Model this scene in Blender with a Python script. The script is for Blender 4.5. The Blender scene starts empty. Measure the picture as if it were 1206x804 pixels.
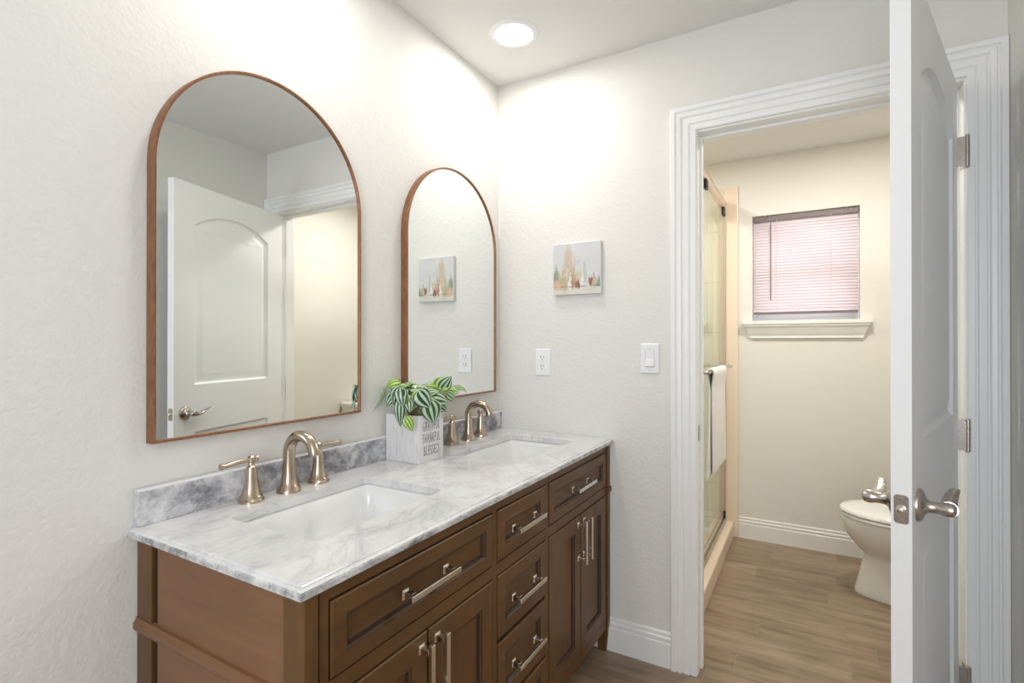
import bpy, bmesh, math, random
from mathutils import Vector, Matrix, noise
S = bpy.context.scene
COL = S.collection
PI = math.pi

# ---------------------------------------------------------------- camera, light, exposure
cam_d = bpy.data.cameras.new('camera'); cam = bpy.data.objects.new('camera', cam_d); COL.objects.link(cam)
cam.location = (1.2415, -2.031, 1.2502); cam.rotation_euler = (math.radians(90.185), 0, math.radians(29.915))
cam_d.sensor_width = 36; cam_d.lens = 18.107; cam_d.clip_start = 0.02
S.camera = cam
S.view_settings.view_transform = 'Standard'; S.view_settings.look = 'None'
S.view_settings.gamma = 1; S.view_settings.use_curve_mapping = False
S.view_settings.exposure = 0.04
W = bpy.data.worlds.new('world'); S.world = W; W.use_nodes = True
W.node_tree.nodes['Background'].inputs[0].default_value = (0.86, 0.90, 1.0, 1)
W.node_tree.nodes['Background'].inputs[1].default_value = 2.2

def area(name, loc, rot, size, power, color, size_y=None, shape='RECTANGLE', spread=PI):
    l = bpy.data.lights.new(name, 'AREA'); l.energy = power; l.color = color; l.shape = shape
    l.size = size
    if size_y: l.size_y = size_y
    l.spread = spread
    o = bpy.data.objects.new(name, l); COL.objects.link(o); o.location = loc; o.rotation_euler = rot
    return o
LAMP = (1.0, 0.965, 0.92)
area('daylight_rear_window', (1.36, -3.3, 1.45), (PI/2, 0, 0), 0.70, 23, (0.88, 0.93, 1.0), 1.5)
area('daylight_shower_window', (1.22, 1.80, 1.76), (-PI/2, 0, 0), 0.62, 1.5, (1.0, 0.93, 0.93), 0.74)

# ---------------------------------------------------------------- materials
def mat(name, color=(0.8,0.8,0.8), rough=0.5, metal=0.0, spec=0.5, coat=0.0):
    m = bpy.data.materials.new(name); m.use_nodes = True
    b = m.node_tree.nodes['Principled BSDF']
    b.inputs['Base Color'].default_value = (*color, 1); b.inputs['Roughness'].default_value = rough
    b.inputs['Metallic'].default_value = metal; b.inputs['Specular IOR Level'].default_value = spec
    b.inputs['Coat Weight'].default_value = coat
    return m
def N(m, t, **kw):
    n = m.node_tree.nodes.new(t)
    for k, v in kw.items():
        if k.startswith('i_'):
            n.inputs[k[2:].replace('_', ' ')].default_value = v
        else: setattr(n, k, v)
    return n
def L(m, a, b): m.node_tree.links.new(a, b)
def BS(m): return m.node_tree.nodes['Principled BSDF']
def coords(m, kind='Object', scale=(1,1,1), rot=(0,0,0), loc=(0,0,0)):
    tc = N(m, 'ShaderNodeTexCoord'); mp = N(m, 'ShaderNodeMapping')
    mp.inputs['Scale'].default_value = scale; mp.inputs['Rotation'].default_value = rot; mp.inputs['Location'].default_value = loc
    L(m, tc.outputs[kind], mp.inputs['Vector']); return mp.outputs[0]
def bump(m, height, strength, dist):
    b = N(m, 'ShaderNodeBump'); b.inputs['Strength'].default_value = strength; b.inputs['Distance'].default_value = dist
    L(m, height, b.inputs['Height']); L(m, b.outputs[0], BS(m).inputs['Normal']); return b
def ramp(m, fac, stops):
    r = N(m, 'ShaderNodeValToRGB'); cr = r.color_ramp
    while len(cr.elements) < len(stops): cr.elements.new(0.5)
    for e, (p, c) in zip(cr.elements, stops):
        e.position = p; e.color = (*c, 1) if len(c) == 3 else c
    L(m, fac, r.inputs[0]); return r.outputs[0]

def plaster(name, col, strength=0.42):
    m = mat(name, col, 0.75, spec=0.25); v = coords(m)
    n = N(m, 'ShaderNodeTexNoise', i_Scale=85.0, i_Detail=3.0, i_Roughness=0.55); L(m, v, n.inputs['Vector'])
    n2 = N(m, 'ShaderNodeTexNoise', i_Scale=30.0, i_Detail=2.0); L(m, v, n2.inputs['Vector'])
    a = N(m, 'ShaderNodeMath', operation='ADD'); L(m, n.outputs[0], a.inputs[0]); L(m, n2.outputs[0], a.inputs[1])
    bump(m, a.outputs[0], strength, 0.004); return m
M_wall = plaster('cream_orange_peel_plaster', (0.77, 0.755, 0.715))
M_wall2 = plaster('warm_beige_plaster', (0.775, 0.745, 0.68), 0.15)
M_ceil = plaster('white_ceiling_paint', (0.78, 0.775, 0.75), 0.12)
M_trim = mat('white_semi_gloss_trim', (0.875, 0.87, 0.86), 0.35)
M_trim2 = mat('warm_white_trim', (0.84, 0.82, 0.76), 0.35)
M_door = mat('white_door_paint', (0.85, 0.855, 0.85), 0.38)
M_plastic = mat('white_switch_plastic', (0.86, 0.86, 0.87), 0.3)
M_slot = mat('dark_slot', (0.05, 0.05, 0.05), 0.6)
M_gap = mat('painted_gap_shadow', (0.012, 0.008, 0.005), 0.8)  # painted shade for the cabinet gaps and grooves
M_ceramic = mat('white_vitreous_ceramic', (0.84, 0.84, 0.83), 0.08, coat=0.4)
M_toilet = mat('bone_white_ceramic', (0.87, 0.85, 0.80), 0.12, coat=0.3)
M_caulk = mat('silicone_seal', (0.75, 0.74, 0.70), 0.5)

def brushed(name, col, rough):
    m = mat(name, col, rough, 1.0); v = coords(m, scale=(40, 40, 400))
    n = N(m, 'ShaderNodeTexNoise', i_Scale=3.0, i_Detail=2.0); L(m, v, n.inputs['Vector'])
    mr = N(m, 'ShaderNodeMapRange'); mr.inputs[3].default_value = rough*0.75; mr.inputs[4].default_value = rough*1.3
    L(m, n.outputs[0], mr.inputs[0]); L(m, mr.outputs[0], BS(m).inputs['Roughness']); return m
M_bronze = brushed('brushed_champagne_nickel', (0.50, 0.41, 0.32), 0.24)
M_nickel = brushed('satin_nickel', (0.52, 0.47, 0.43), 0.26)
M_pull = brushed('polished_nickel_pull', (0.78, 0.73, 0.66), 0.17)
M_darkmetal = mat('dark_roller_metal', (0.03, 0.03, 0.03), 0.4, 0.7)
M_alu = brushed('champagne_aluminium', (0.80, 0.64, 0.55), 0.32)
M_track = mat('taupe_aluminium_track', (0.50, 0.42, 0.33), 0.4, 0.3)

M_mirror = mat('mirror_silver', (0.90, 0.925, 0.92), 0.0, 1.0)
M_copper = mat('copper_brown_frame', (0.36, 0.17, 0.085), 0.38, 0.35)
_v = coords(M_copper, scale=(30, 30, 6)); _n = N(M_copper, 'ShaderNodeTexNoise', i_Scale=6.0, i_Detail=3.0); L(M_copper, _v, _n.inputs['Vector'])
L(M_copper, ramp(M_copper, _n.outputs[0], [(0.3, (0.21, 0.092, 0.042)), (0.7, (0.33, 0.155, 0.078))]), BS(M_copper).inputs['Base Color'])

def wood(name, axis, dark=(0.085, 0.038, 0.011), light=(0.180, 0.084, 0.025)):
    sc = [9, 9, 9]; sc[axis] = 1.1
    m = mat(name, light, 0.42, spec=0.35, coat=0.08); v = coords(m, scale=tuple(sc))
    n = N(m, 'ShaderNodeTexNoise', i_Scale=3.0, i_Detail=6.0, i_Roughness=0.6, i_Distortion=0.6); L(m, v, n.inputs['Vector'])
    n2 = N(m, 'ShaderNodeTexNoise', i_Scale=1.2, i_Detail=3.0); L(m, coords(m, scale=(3, 3, 3)), n2.inputs['Vector'])
    a = N(m, 'ShaderNodeMath', operation='ADD'); L(m, n.outputs[0], a.inputs[0]); L(m, n2.outputs[0], a.inputs[1])
    h = N(m, 'ShaderNodeMath', operation='MULTIPLY'); h.inputs[1].default_value = 0.5; L(m, a.outputs[0], h.inputs[0])
    L(m, ramp(m, h.outputs[0], [(0.32, dark), (0.55, tuple((p+q)/2 for p, q in zip(dark, light))), (0.72, light)]), BS(m).inputs['Base Color'])
    return m
M_woodH = wood('stained_walnut_grain_along_front', 1)
M_woodV = wood('stained_walnut_upright_grain', 2)
M_woodX = wood('stained_walnut_side_daylit', 0, (0.17, 0.080, 0.036), (0.27, 0.135, 0.064))  # lighter walnut copy, daylight on the near side painted into its colour
M_glaze = mat('dark_glaze_line', (0.028, 0.012, 0.005), 0.45)

def marble(name, stops, scale, vein_amt, dist=0.7, stretch=(1.0, 0.55, 1.0)):
    m = mat(name, (0.8, 0.8, 0.8), 0.14, spec=0.4, coat=0.15)
    w = N(m, 'ShaderNodeTexNoise', i_Scale=4.5*scale, i_Detail=10.0, i_Roughness=0.66, i_Distortion=dist); L(m, coords(m, scale=stretch, rot=(0, 0, 0.35)), w.inputs['Vector'])
    n1 = N(m, 'ShaderNodeTexNoise', i_Scale=11.0*scale, i_Detail=9.0, i_Roughness=0.74, i_Distortion=dist*0.5); L(m, coords(m, scale=stretch, rot=(0.2, 0, -0.4)), n1.inputs['Vector'])
    sub = N(m, 'ShaderNodeMath', operation='SUBTRACT'); sub.inputs[1].default_value = 0.5; L(m, w.outputs[0], sub.inputs[0])
    ab = N(m, 'ShaderNodeMath', operation='ABSOLUTE'); L(m, sub.outputs[0], ab.inputs[0])
    vein = ramp(m, ab.outputs[0], [(0.0, (1, 1, 1)), (0.012, (0.3, 0.3, 0.3)), (0.045, (0, 0, 0))])
    base = ramp(m, n1.outputs[0], stops)
    mx = N(m, 'ShaderNodeMix', data_type='RGBA'); mx.inputs['B'].default_value = (0.30, 0.30, 0.33, 1)
    k = N(m, 'ShaderNodeMath', operation='MULTIPLY'); k.inputs[1].default_value = vein_amt; L(m, vein, k.inputs[0])
    L(m, k.outputs[0], mx.inputs['Factor']); L(m, base, mx.inputs['A'])
    L(m, mx.outputs['Result'], BS(m).inputs['Base Color']); return m
M_marble = marble('white_grey_veined_marble', [(0.30, (0.50, 0.50, 0.52)), (0.42, (0.68, 0.68, 0.69)), (0.54, (0.76, 0.76, 0.75))], 0.9, 0.30, 1.1)
M_marble2 = marble('grey_mottled_marble', [(0.34, (0.13, 0.13, 0.145)), (0.45, (0.30, 0.30, 0.325)), (0.52, (0.52, 0.52, 0.54)), (0.62, (0.72, 0.72, 0.73))], 1.1, 0.25, 0.35, (1, 0.8, 1))
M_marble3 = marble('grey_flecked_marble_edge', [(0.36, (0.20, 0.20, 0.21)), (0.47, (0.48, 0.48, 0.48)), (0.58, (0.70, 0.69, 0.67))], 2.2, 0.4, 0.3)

# wood-look floor tile
M_floor = mat('wood_look_floor_tile', (0.3, 0.2, 0.13), 0.34)
def _floor(m):
    v = coords(m, loc=(0.23, 0.06, 0))
    br = N(m, 'ShaderNodeTexBrick', offset=0.36, offset_frequency=2, squash=0.7, squash_frequency=3)
    br.inputs['Scale'].default_value = 1.0; br.inputs['Brick Width'].default_value = 0.61; br.inputs['Row Height'].default_value = 0.152
    br.inputs['Mortar Size'].default_value = 0.0016; br.inputs['Mortar Smooth'].default_value = 0.2; br.inputs['Bias'].default_value = 0.0
    br.inputs['Color1'].default_value = (0.0, 0.0, 0.0, 1); br.inputs['Color2'].default_value = (1, 1, 1, 1); br.inputs['Mortar'].default_value = (0.5, 0.5, 0.5, 1)
    L(m, v, br.inputs['Vector'])
    off = N(m, 'ShaderNodeVectorMath', operation='MULTIPLY_ADD'); off.inputs[1].default_value = (5.3, 7.1, 3.3)
    L(m, br.outputs['Color'], off.inputs[0])
    g = coords(m, scale=(2.2, 24, 1)); L(m, g, off.inputs[2])
    n = N(m, 'ShaderNodeTexNoise', i_Scale=1.6, i_Detail=7.0, i_Roughness=0.62, i_Distortion=0.5); L(m, off.outputs[0], n.inputs['Vector'])
    n2 = N(m, 'ShaderNodeTexNoise', i_Scale=1.0, i_Detail=3.0); L(m, coords(m, scale=(5, 16, 1)), n2.inputs['Vector'])
    s1 = N(m, 'ShaderNodeMath', operation='MULTIPLY_ADD'); s1.inputs[1].default_value = 0.55; L(m, n.outputs[0], s1.inputs[0])
    s2 = N(m, 'ShaderNodeMath', operation='MULTIPLY'); s2.inputs[1].default_value = 0.33; L(m, n2.outputs[0], s2.inputs[0]); L(m, s2.outputs[0], s1.inputs[2])
    s3 = N(m, 'ShaderNodeMath', operation='MULTIPLY_ADD'); s3.inputs[1].default_value = 0.12; L(m, br.outputs['Color'], s3.inputs[0]); L(m, s1.outputs[0], s3.inputs[2])
    c = ramp(m, s3.outputs[0], [(0.34, (0.17, 0.113, 0.072)), (0.47, (0.275, 0.19, 0.124)), (0.58, (0.345, 0.25, 0.17)), (0.70, (0.43, 0.325, 0.23))])
    mx = N(m, 'ShaderNodeMix', data_type='RGBA'); mx.inputs['B'].default_value = (0.30, 0.23, 0.165, 1)
    L(m, br.outputs['Fac'], mx.inputs['Factor']); L(m, c, mx.inputs['A']); L(m, mx.outputs['Result'], BS(m).inputs['Base Color'])
    inv = N(m, 'ShaderNodeMath', operation='SUBTRACT'); inv.inputs[0].default_value = 1.0; L(m, br.outputs['Fac'], inv.inputs[1])
    bump(m, inv.outputs[0], 0.5, 0.002)
_floor(M_floor)

def glass(name, tint, ior=1.45):
    m = bpy.data.materials.new(name); m.use_nodes = True; nt = m.node_tree; nt.nodes.clear()
    out = N(m, 'ShaderNodeOutputMaterial'); t = N(m, 'ShaderNodeBsdfTransparent'); g = N(m, 'ShaderNodeBsdfGlossy'); f = N(m, 'ShaderNodeFresnel'); x = N(m, 'ShaderNodeMixShader')
    t.inputs[0].default_value = (*tint, 1); g.inputs['Roughness'].default_value = 0.0; f.inputs[0].default_value = ior
    ge = N(m, 'ShaderNodeNewGeometry'); fr = N(m, 'ShaderNodeMath', operation='SUBTRACT'); fr.inputs[0].default_value = 1.0; L(m, ge.outputs['Backfacing'], fr.inputs[1])
    mu = N(m, 'ShaderNodeMath', operation='MULTIPLY'); L(m, f.outputs[0], mu.inputs[0]); L(m, fr.outputs[0], mu.inputs[1])
    L(m, mu.outputs[0], x.inputs[0]); L(m, t.outputs[0], x.inputs[1]); L(m, g.outputs[0], x.inputs[2]); L(m, x.outputs[0], out.inputs[0]); return m
M_glass = glass('greenish_shower_glass', (0.94, 0.97, 0.945), 1.45)
M_pane = glass('window_pane_glass', (0.95, 0.97, 0.97), 1.2)
M_tile = mat('peach_beige_shower_tile', (0.84, 0.68, 0.53), 0.3)
M_tile2 = mat('cream_shower_wall_tile', (0.66, 0.60, 0.44), 0.25)
def _tile(m, c1, c2, w, h):
    br = N(m, 'ShaderNodeTexBrick', offset=0.5); br.inputs['Scale'].default_value = 1
    br.inputs['Brick Width'].default_value = w; br.inputs['Row Height'].default_value = h; br.inputs['Mortar Size'].default_value = 0.002
    br.inputs['Color1'].default_value = (*c1, 1); br.inputs['Color2'].default_value = (*c2, 1); br.inputs['Mortar'].default_value = (0.5, 0.45, 0.36, 1)
    L(m, coords(m, rot=(PI/2, 0, 0)), br.inputs['Vector']); L(m, br.outputs['Color'], BS(m).inputs['Base Color'])
_tile(M_tile2, (0.72, 0.68, 0.53), (0.76, 0.72, 0.57), 0.33, 0.33)
def translucent(name, col, trans, mixf):
    m = bpy.data.materials.new(name); m.use_nodes = True; nt = m.node_tree; nt.nodes.clear()
    out = N(m, 'ShaderNodeOutputMaterial'); d = N(m, 'ShaderNodeBsdfDiffuse'); t = N(m, 'ShaderNodeBsdfTranslucent'); x = N(m, 'ShaderNodeMixShader')
    d.inputs[0].default_value = (*col, 1); t.inputs[0].default_value = (*trans, 1); x.inputs[0].default_value = mixf
    L(m, d.outputs[0], x.inputs[1]); L(m, t.outputs[0], x.inputs[2]); L(m, x.outputs[0], out.inputs[0]); return m
M_slat = translucent('blush_white_blind_slat', (0.87, 0.82, 0.83), (0.92, 0.82, 0.84), 0.5)
M_railb = mat('mauve_grey_blind_rail', (0.20, 0.155, 0.155), 0.5)
M_wand = mat('grey_tilt_wand', (0.22, 0.19, 0.19), 0.4)
M_cord = mat('white_cord', (0.8, 0.75, 0.74), 0.6)
M_vinyl = mat('white_vinyl_sash', (0.80, 0.80, 0.84), 0.35)
M_towel = mat('white_terry_cloth', (0.86, 0.84, 0.79), 0.95, spec=0.1)
_n = N(M_towel, 'ShaderNodeTexNoise', i_Scale=260.0, i_Detail=2.0); L(M_towel, coords(M_towel), _n.inputs['Vector']); bump(M_towel, _n.outputs[0], 0.5, 0.003)
M_lens = bpy.data.materials.new('lit_lamp_lens'); M_lens.use_nodes = True
BS(M_lens).inputs['Emission Color'].default_value = (*LAMP, 1); BS(M_lens).inputs['Emission Strength'].default_value = 12
# planter
M_box = mat('whitewashed_wood_box', (0.80, 0.79, 0.78), 0.6)
_n = N(M_box, 'ShaderNodeTexNoise', i_Scale=4.0, i_Detail=6.0, i_Roughness=0.7); L(M_box, coords(M_box, scale=(20, 20, 3)), _n.inputs['Vector'])
L(M_box, ramp(M_box, _n.outputs[0], [(0.30, (0.58, 0.56, 0.55)), (0.48, (0.76, 0.75, 0.75)), (0.7, (0.82, 0.81, 0.81))]), BS(M_box).inputs['Base Color'])
M_ink = mat('worn_grey_lettering', (0.25, 0.25, 0.26), 0.7)
_n = N(M_ink, 'ShaderNodeTexNoise', i_Scale=160.0, i_Detail=3.0); L(M_ink, coords(M_ink), _n.inputs['Vector'])
L(M_ink, ramp(M_ink, _n.outputs[0], [(0.40, (0.16, 0.16, 0.17)), (0.66, (0.55, 0.55, 0.56))]), BS(M_ink).inputs['Base Color'])
M_soil = mat('dark_moss_filler', (0.05, 0.04, 0.02), 0.95)
M_stem = mat('olive_stem', (0.33, 0.34, 0.12), 0.6)
M_leaf = mat('striped_peperomia_leaf', (0.1, 0.3, 0.1), 0.38, coat=0.2)
def _leaf(m):
    uv = N(m, 'ShaderNodeUVMap'); sp = N(m, 'ShaderNodeSeparateXYZ'); L(m, uv.outputs[0], sp.inputs[0])
    a = N(m, 'ShaderNodeMath', operation='MULTIPLY'); a.inputs[1].default_value = PI*2*3.5; L(m, sp.outputs[0], a.inputs[0])
    s = N(m, 'ShaderNodeMath', operation='COSINE'); L(m, a.outputs[0], s.inputs[0])
    r = ramp(m, s.outputs[0], [(0.0, (0, 0, 0)), (0.30, (1, 1, 1))])
    # pale stripes fade out towards rim and tip
    at = N(m, 'ShaderNodeAttribute', attribute_name='tint')
    dk = N(m, 'ShaderNodeMix', data_type='RGBA'); dk.inputs['A'].default_value = (0.010, 0.050, 0.022, 1); dk.inputs['B'].default_value = (0.20, 0.36, 0.03, 1)
    lt = N(m, 'ShaderNodeMix', data_type='RGBA'); lt.inputs['A'].default_value = (0.46, 0.60, 0.46, 1); lt.inputs['B'].default_value = (0.50, 0.72, 0.14, 1)
    L(m, at.outputs['Fac'], dk.inputs['Factor']); L(m, at.outputs['Fac'], lt.inputs['Factor'])
    mx = N(m, 'ShaderNodeMix', data_type='RGBA'); L(m, r, mx.inputs['Factor']); L(m, dk.outputs['Result'], mx.inputs['A']); L(m, lt.outputs['Result'], mx.inputs['B'])
    L(m, mx.outputs['Result'], BS(m).inputs['Base Color'])
_leaf(M_leaf)
M_paint = mat('canvas_painting', (0.8, 0.8, 0.8), 0.75)
_a = N(M_paint, 'ShaderNodeAttribute', attribute_name='paint'); L(M_paint, _a.outputs['Color'], BS(M_paint).inputs['Base Color'])
_n = N(M_paint, 'ShaderNodeTexNoise', i_Scale=500.0); L(M_paint, coords(M_paint), _n.inputs['Vector']); bump(M_paint, _n.outputs[0], 0.3, 0.001)
M_canvas = mat('canvas_edge', (0.74, 0.74, 0.74), 0.8)
M_grass = mat('exterior_lawn', (0.30, 0.26, 0.20), 0.9)

# ---------------------------------------------------------------- helpers
def empty(name, loc, rotz=0.0, label=None, cat=None, group=None, kind=None):
    o = bpy.data.objects.new(name, None); COL.objects.link(o); o.location = loc; o.rotation_euler = (0, 0, rotz); o.empty_display_size = 0.05
    return tag(o, label, cat, group, kind)
def tag(o, label=None, cat=None, group=None, kind=None):
    if label: o['label'] = label
    if cat: o['category'] = cat
    if group: o['group'] = group
    if kind: o['kind'] = kind
    return o
def obj(name, bm, mats, parent=None, smooth=False, bevel=0.0, seg=2, angle=40):
    me = bpy.data.meshes.new(name); bmesh.ops.recalc_face_normals(bm, faces=bm.faces[:]) if not bm.faces.layers.int.get('keep') else None
    bm.to_mesh(me); bm.free()
    if not isinstance(mats, (list, tuple)): mats = [mats]
    for m in mats: me.materials.append(m)
    o = bpy.data.objects.new(name, me); COL.objects.link(o)
    if parent is not None: o.parent = parent
    if bevel > 0:
        b = o.modifiers.new('bevel', 'BEVEL'); b.width = bevel; b.segments = seg; b.limit_method = 'ANGLE'; b.angle_limit = math.radians(35)
    if smooth:
        for p in me.polygons: p.use_smooth = True
        me.set_sharp_from_angle(angle=math.radians(angle))
    return o
def B(): return bmesh.new()
def box(bm, x0, x1, y0, y1, z0, z1, mi=0, mtx=None):
    vs = [bm.verts.new((x, y, z)) for z in (z0, z1) for (x, y) in ((x0, y0), (x1, y0), (x1, y1), (x0, y1))]
    fs = [(0, 3, 2, 1), (4, 5, 6, 7), (0, 1, 5, 4), (1, 2, 6, 5), (2, 3, 7, 6), (3, 0, 4, 7)]
    for f in fs:
        fc = bm.faces.new([vs[i] for i in f]); fc.material_index = mi
    if mtx is not None: bmesh.ops.transform(bm, matrix=mtx, verts=vs)
    return vs
def prism(bm, pts, ax, a, b, mi=0):
    """extrude a 2-D outline along axis ax from a to b"""
    def v(p, t):
        c = list(p); c.insert(ax, t); return bm.verts.new(c)
    A = [v(p, a) for p in pts]; Bv = [v(p, b) for p in pts]; n = len(pts)
    fs = [bm.faces.new(A), bm.faces.new(Bv[::-1])]
    for i in range(n): fs.append(bm.faces.new((A[i], A[(i+1) % n], Bv[(i+1) % n], Bv[i])))
    for f in fs: f.material_index = mi
def lathe(bm, prof, seg=32, c=(0, 0, 0), mtx=None, cap=True, mi=0):
    rings = []
    vs_all = []
    for r, z in prof:
        ring = [bm.verts.new((c[0]+max(r, 1e-5)*math.cos(2*PI*i/seg), c[1]+max(r, 1e-5)*math.sin(2*PI*i/seg), c[2]+z)) for i in range(seg)]
        rings.append(ring); vs_all += ring
    for a, b in zip(rings, rings[1:]):
        for i in range(seg): bm.faces.new((a[i], a[(i+1) % seg], b[(i+1) % seg], b[i])).material_index = mi
    if cap:
        bm.faces.new(rings[0][::-1]).material_index = mi; bm.faces.new(rings[-1]).material_index = mi
    if mtx is not None: bmesh.ops.transform(bm, matrix=mtx, verts=vs_all)
def tube(bm, pts, rad, seg=16, flat=None, cap=True, mi=0):
    """swept tube, rad number or list; flat=(a,b) scales the section"""
    pts = [Vector(p) for p in pts]; n = len(pts)
    rads = rad if isinstance(rad, (list, tuple)) else [rad]*n
    up = None; rings = []
    for i, p in enumerate(pts):
        t = (pts[min(i+1, n-1)]-pts[max(i-1, 0)]).normalized()
        if up is None:
            up = Vector((0, 0, 1)) if abs(t.z) < 0.9 else Vector((0, 1, 0))
        s = t.cross(up).normalized(); up = s.cross(t).normalized()
        fa, fb = (flat[i] if isinstance(flat, list) else flat) if flat else (1, 1)
        rings.append([bm.verts.new(p + s*math.cos(2*PI*k/seg)*rads[i]*fa + up*math.sin(2*PI*k/seg)*rads[i]*fb) for k in range(seg)])
    for a, b in zip(rings, rings[1:]):
        for i in range(seg): bm.faces.new((a[i], a[(i+1) % seg], b[(i+1) % seg], b[i])).material_index = mi
    if cap: bm.faces.new(rings[0][::-1]).material_index = mi; bm.faces.new(rings[-1]).material_index = mi
def loft(bm, loops, closed_ends=(True, True), mi=0, cyc=True):
    R = [[bm.verts.new(p) for p in lp] for lp in loops]; n = len(R[0])
    for a, b in zip(R, R[1:]):
        for i in range(n if cyc else n-1): bm.faces.new((a[i], a[(i+1) % n], b[(i+1) % n], b[i])).material_index = mi
    if closed_ends[0]: bm.faces.new(R[0][::-1]).material_index = mi
    if closed_ends[1]: bm.faces.new(R[-1]).material_index = mi
    return R
def fill_holes(bm, loops):
    """planar face between first (outer) vertex loop and the other (hole) loops"""
    es = []
    for lp in loops:
        for i in range(len(lp)):
            e = bm.edges.get((lp[i], lp[(i+1) % len(lp)])) or bm.edges.new((lp[i], lp[(i+1) % len(lp)]))
            es.append(e)
    return bmesh.ops.triangle_fill(bm, use_beauty=True, use_dissolve=False, edges=es)
def rrect(x0, x1, y0, y1, r, seg=6):
    pts = []
    for cx, cy, a0 in ((x1-r, y0+r, -PI/2), (x1-r, y1-r, 0), (x0+r, y1-r, PI/2), (x0+r, y0+r, PI)):
        for k in range(seg+1):
            a = a0 + PI/2*k/seg; pts.append((cx+r*math.cos(a), cy+r*math.sin(a)))
    return pts

# ---------------------------------------------------------------- room shell
H = 2.432
XR = 1.750          # right wall of the bathroom
YB = -3.4           # rear wall behind the camera
bm = B(); box(bm, -0.3, 2.4, YB-0.2, 1.9, -0.1, 0.0); tag(obj('floor', bm, M_floor), kind='structure')
bm = B(); box(bm, -0.3, 2.4, YB-0.2, 0.06, H, H+0.1); tag(obj('ceiling', bm, M_ceil), kind='structure')
bm = B(); box(bm, -0.3, 2.4, 0.06, 1.9, H, H+0.1); tag(obj('ceiling_shower_room', bm, M_ceil), kind='structure')
bm = B(); box(bm, -0.12, 0.0, YB-0.12, 0.0, 0, H); tag(obj('wall_left', bm, M_wall), kind='structure')
# wall with the doorway: opening 0.86..1.66, up to 2.055
bm = B(); box(bm, -0.12, 0.86, 0, 0.06, 0, H); box(bm, 1.670, 2.24, 0, 0.06, 0, H); box(bm, 0.86, 1.670, 0, 0.06, 2.065, H)
tag(obj('wall_back', bm, M_wall), kind='structure')
bm = B(); box(bm, -0.12, 0.86, 0.06, 0.12, 0, H); box(bm, 1.670, 2.24, 0.06, 0.12, 0, H); box(bm, 0.86, 1.670, 0.06, 0.12, 2.065, H)
tag(obj('wall_shower_room_front', bm, M_wall2), kind='structure')
bm = B(); box(bm, XR, XR+0.12, YB-0.12, 0.0, 0, H); tag(obj('wall_right', bm, M_wall), kind='structure')
bm = B(); box(bm, 0, 1.0, YB-0.12, YB, 0, H); box(bm, 1.72, XR, YB-0.12, YB, 0, H); box(bm, 1.0, 1.72, YB-0.12, YB, 0, 0.7); box(bm, 1.0, 1.72, YB-0.12, YB, 2.2, H)
tag(obj('wall_rear', bm, M_wall), kind='structure')
bm = B(); box(bm, -0.12, 0.0, 0.12, 1.59, 0, H); tag(obj('wall_shower_left', bm, M_tile2), kind='structure')
bm = B(); box(bm, 2.12, 2.24, 0.12, 1.59, 0, H); tag(obj('wall_shower_room_right', bm, M_wall2), kind='structure')
# far wall with the window opening
WX0, WX1, WZ0, WZ1 = 0.931, 1.504, 1.386, 2.058
bm = B(); y0, y1 = 1.59, 1.73
box(bm, -0.12, WX0, y0, y1, 0, H); box(bm, WX1, 2.24, y0, y1, 0, H); box(bm, WX0, WX1, y0, y1, 0, WZ0); box(bm, WX0, WX1, y0, y1, WZ1, H)
tag(obj('wall_far', bm, M_wall2), kind='structure')
# tiled strip of the shower on the far wall and inside faces
bm = B(); box(bm, 0.0, 0.765, 1.578, 1.59, 0.02, 2.26); tag(obj('wall_shower_tile', bm, M_tile2), kind='structure')
bm = B(); box(bm, 0.765, 0.848, 1.572, 1.59, 0.0, 2.262); tag(obj('trim_2', bm, M_tile, bevel=0.004), kind='structure')
bm = B(); box(bm, 0.0, 0.77, 0.12, 0.132, 0.02, 2.26); tag(obj('wall_shower_near_tile', bm, M_tile2), kind='structure')
# exterior ground outside window
bm = B(); box(bm, -4, 6, 1.95, 12, -0.4, -0.15); tag(obj('ground_outside', bm, M_grass), kind='structure')

def baseboard(name, p0, p1, normal, m):
    """profile swept from p0 to p1; normal points into the room"""
    prof = [(0, 0), (0.014, 0), (0.014, 0.092), (0.010, 0.096), (0.010, 0.099), (0.0125, 0.102), (0.0125, 0.112), (0.007, 0.117), (0.007, 0.120), (0.009, 0.123), (0.008, 0.131), (0.003, 0.134), (0, 0.134)]
    n = Vector((*normal, 0)); bm = B()
    loops = [[Vector((p[0], p[1], 0))+n*a+Vector((0, 0, z)) for a, z in prof] for p in (p0, p1)]
    loft(bm, loops); return tag(obj(name, bm, m), kind='structure')
baseboard('baseboard_back', (0.0, 0), (0.786, 0), (0, -1), M_trim)
baseboard('baseboard_left', (0, YB), (0, -0.0141), (1, 0), M_trim)
baseboard('baseboard_right', (XR, YB), (XR, -0.03), (-1, 0), M_trim)
baseboard('baseboard_far', (0.849, 1.59), (2.12, 1.59), (0, -1), M_trim2)
baseboard('baseboard_shower_room_right', (2.12, 0.13), (2.12, 1.575), (-1, 0), M_trim2)

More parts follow.
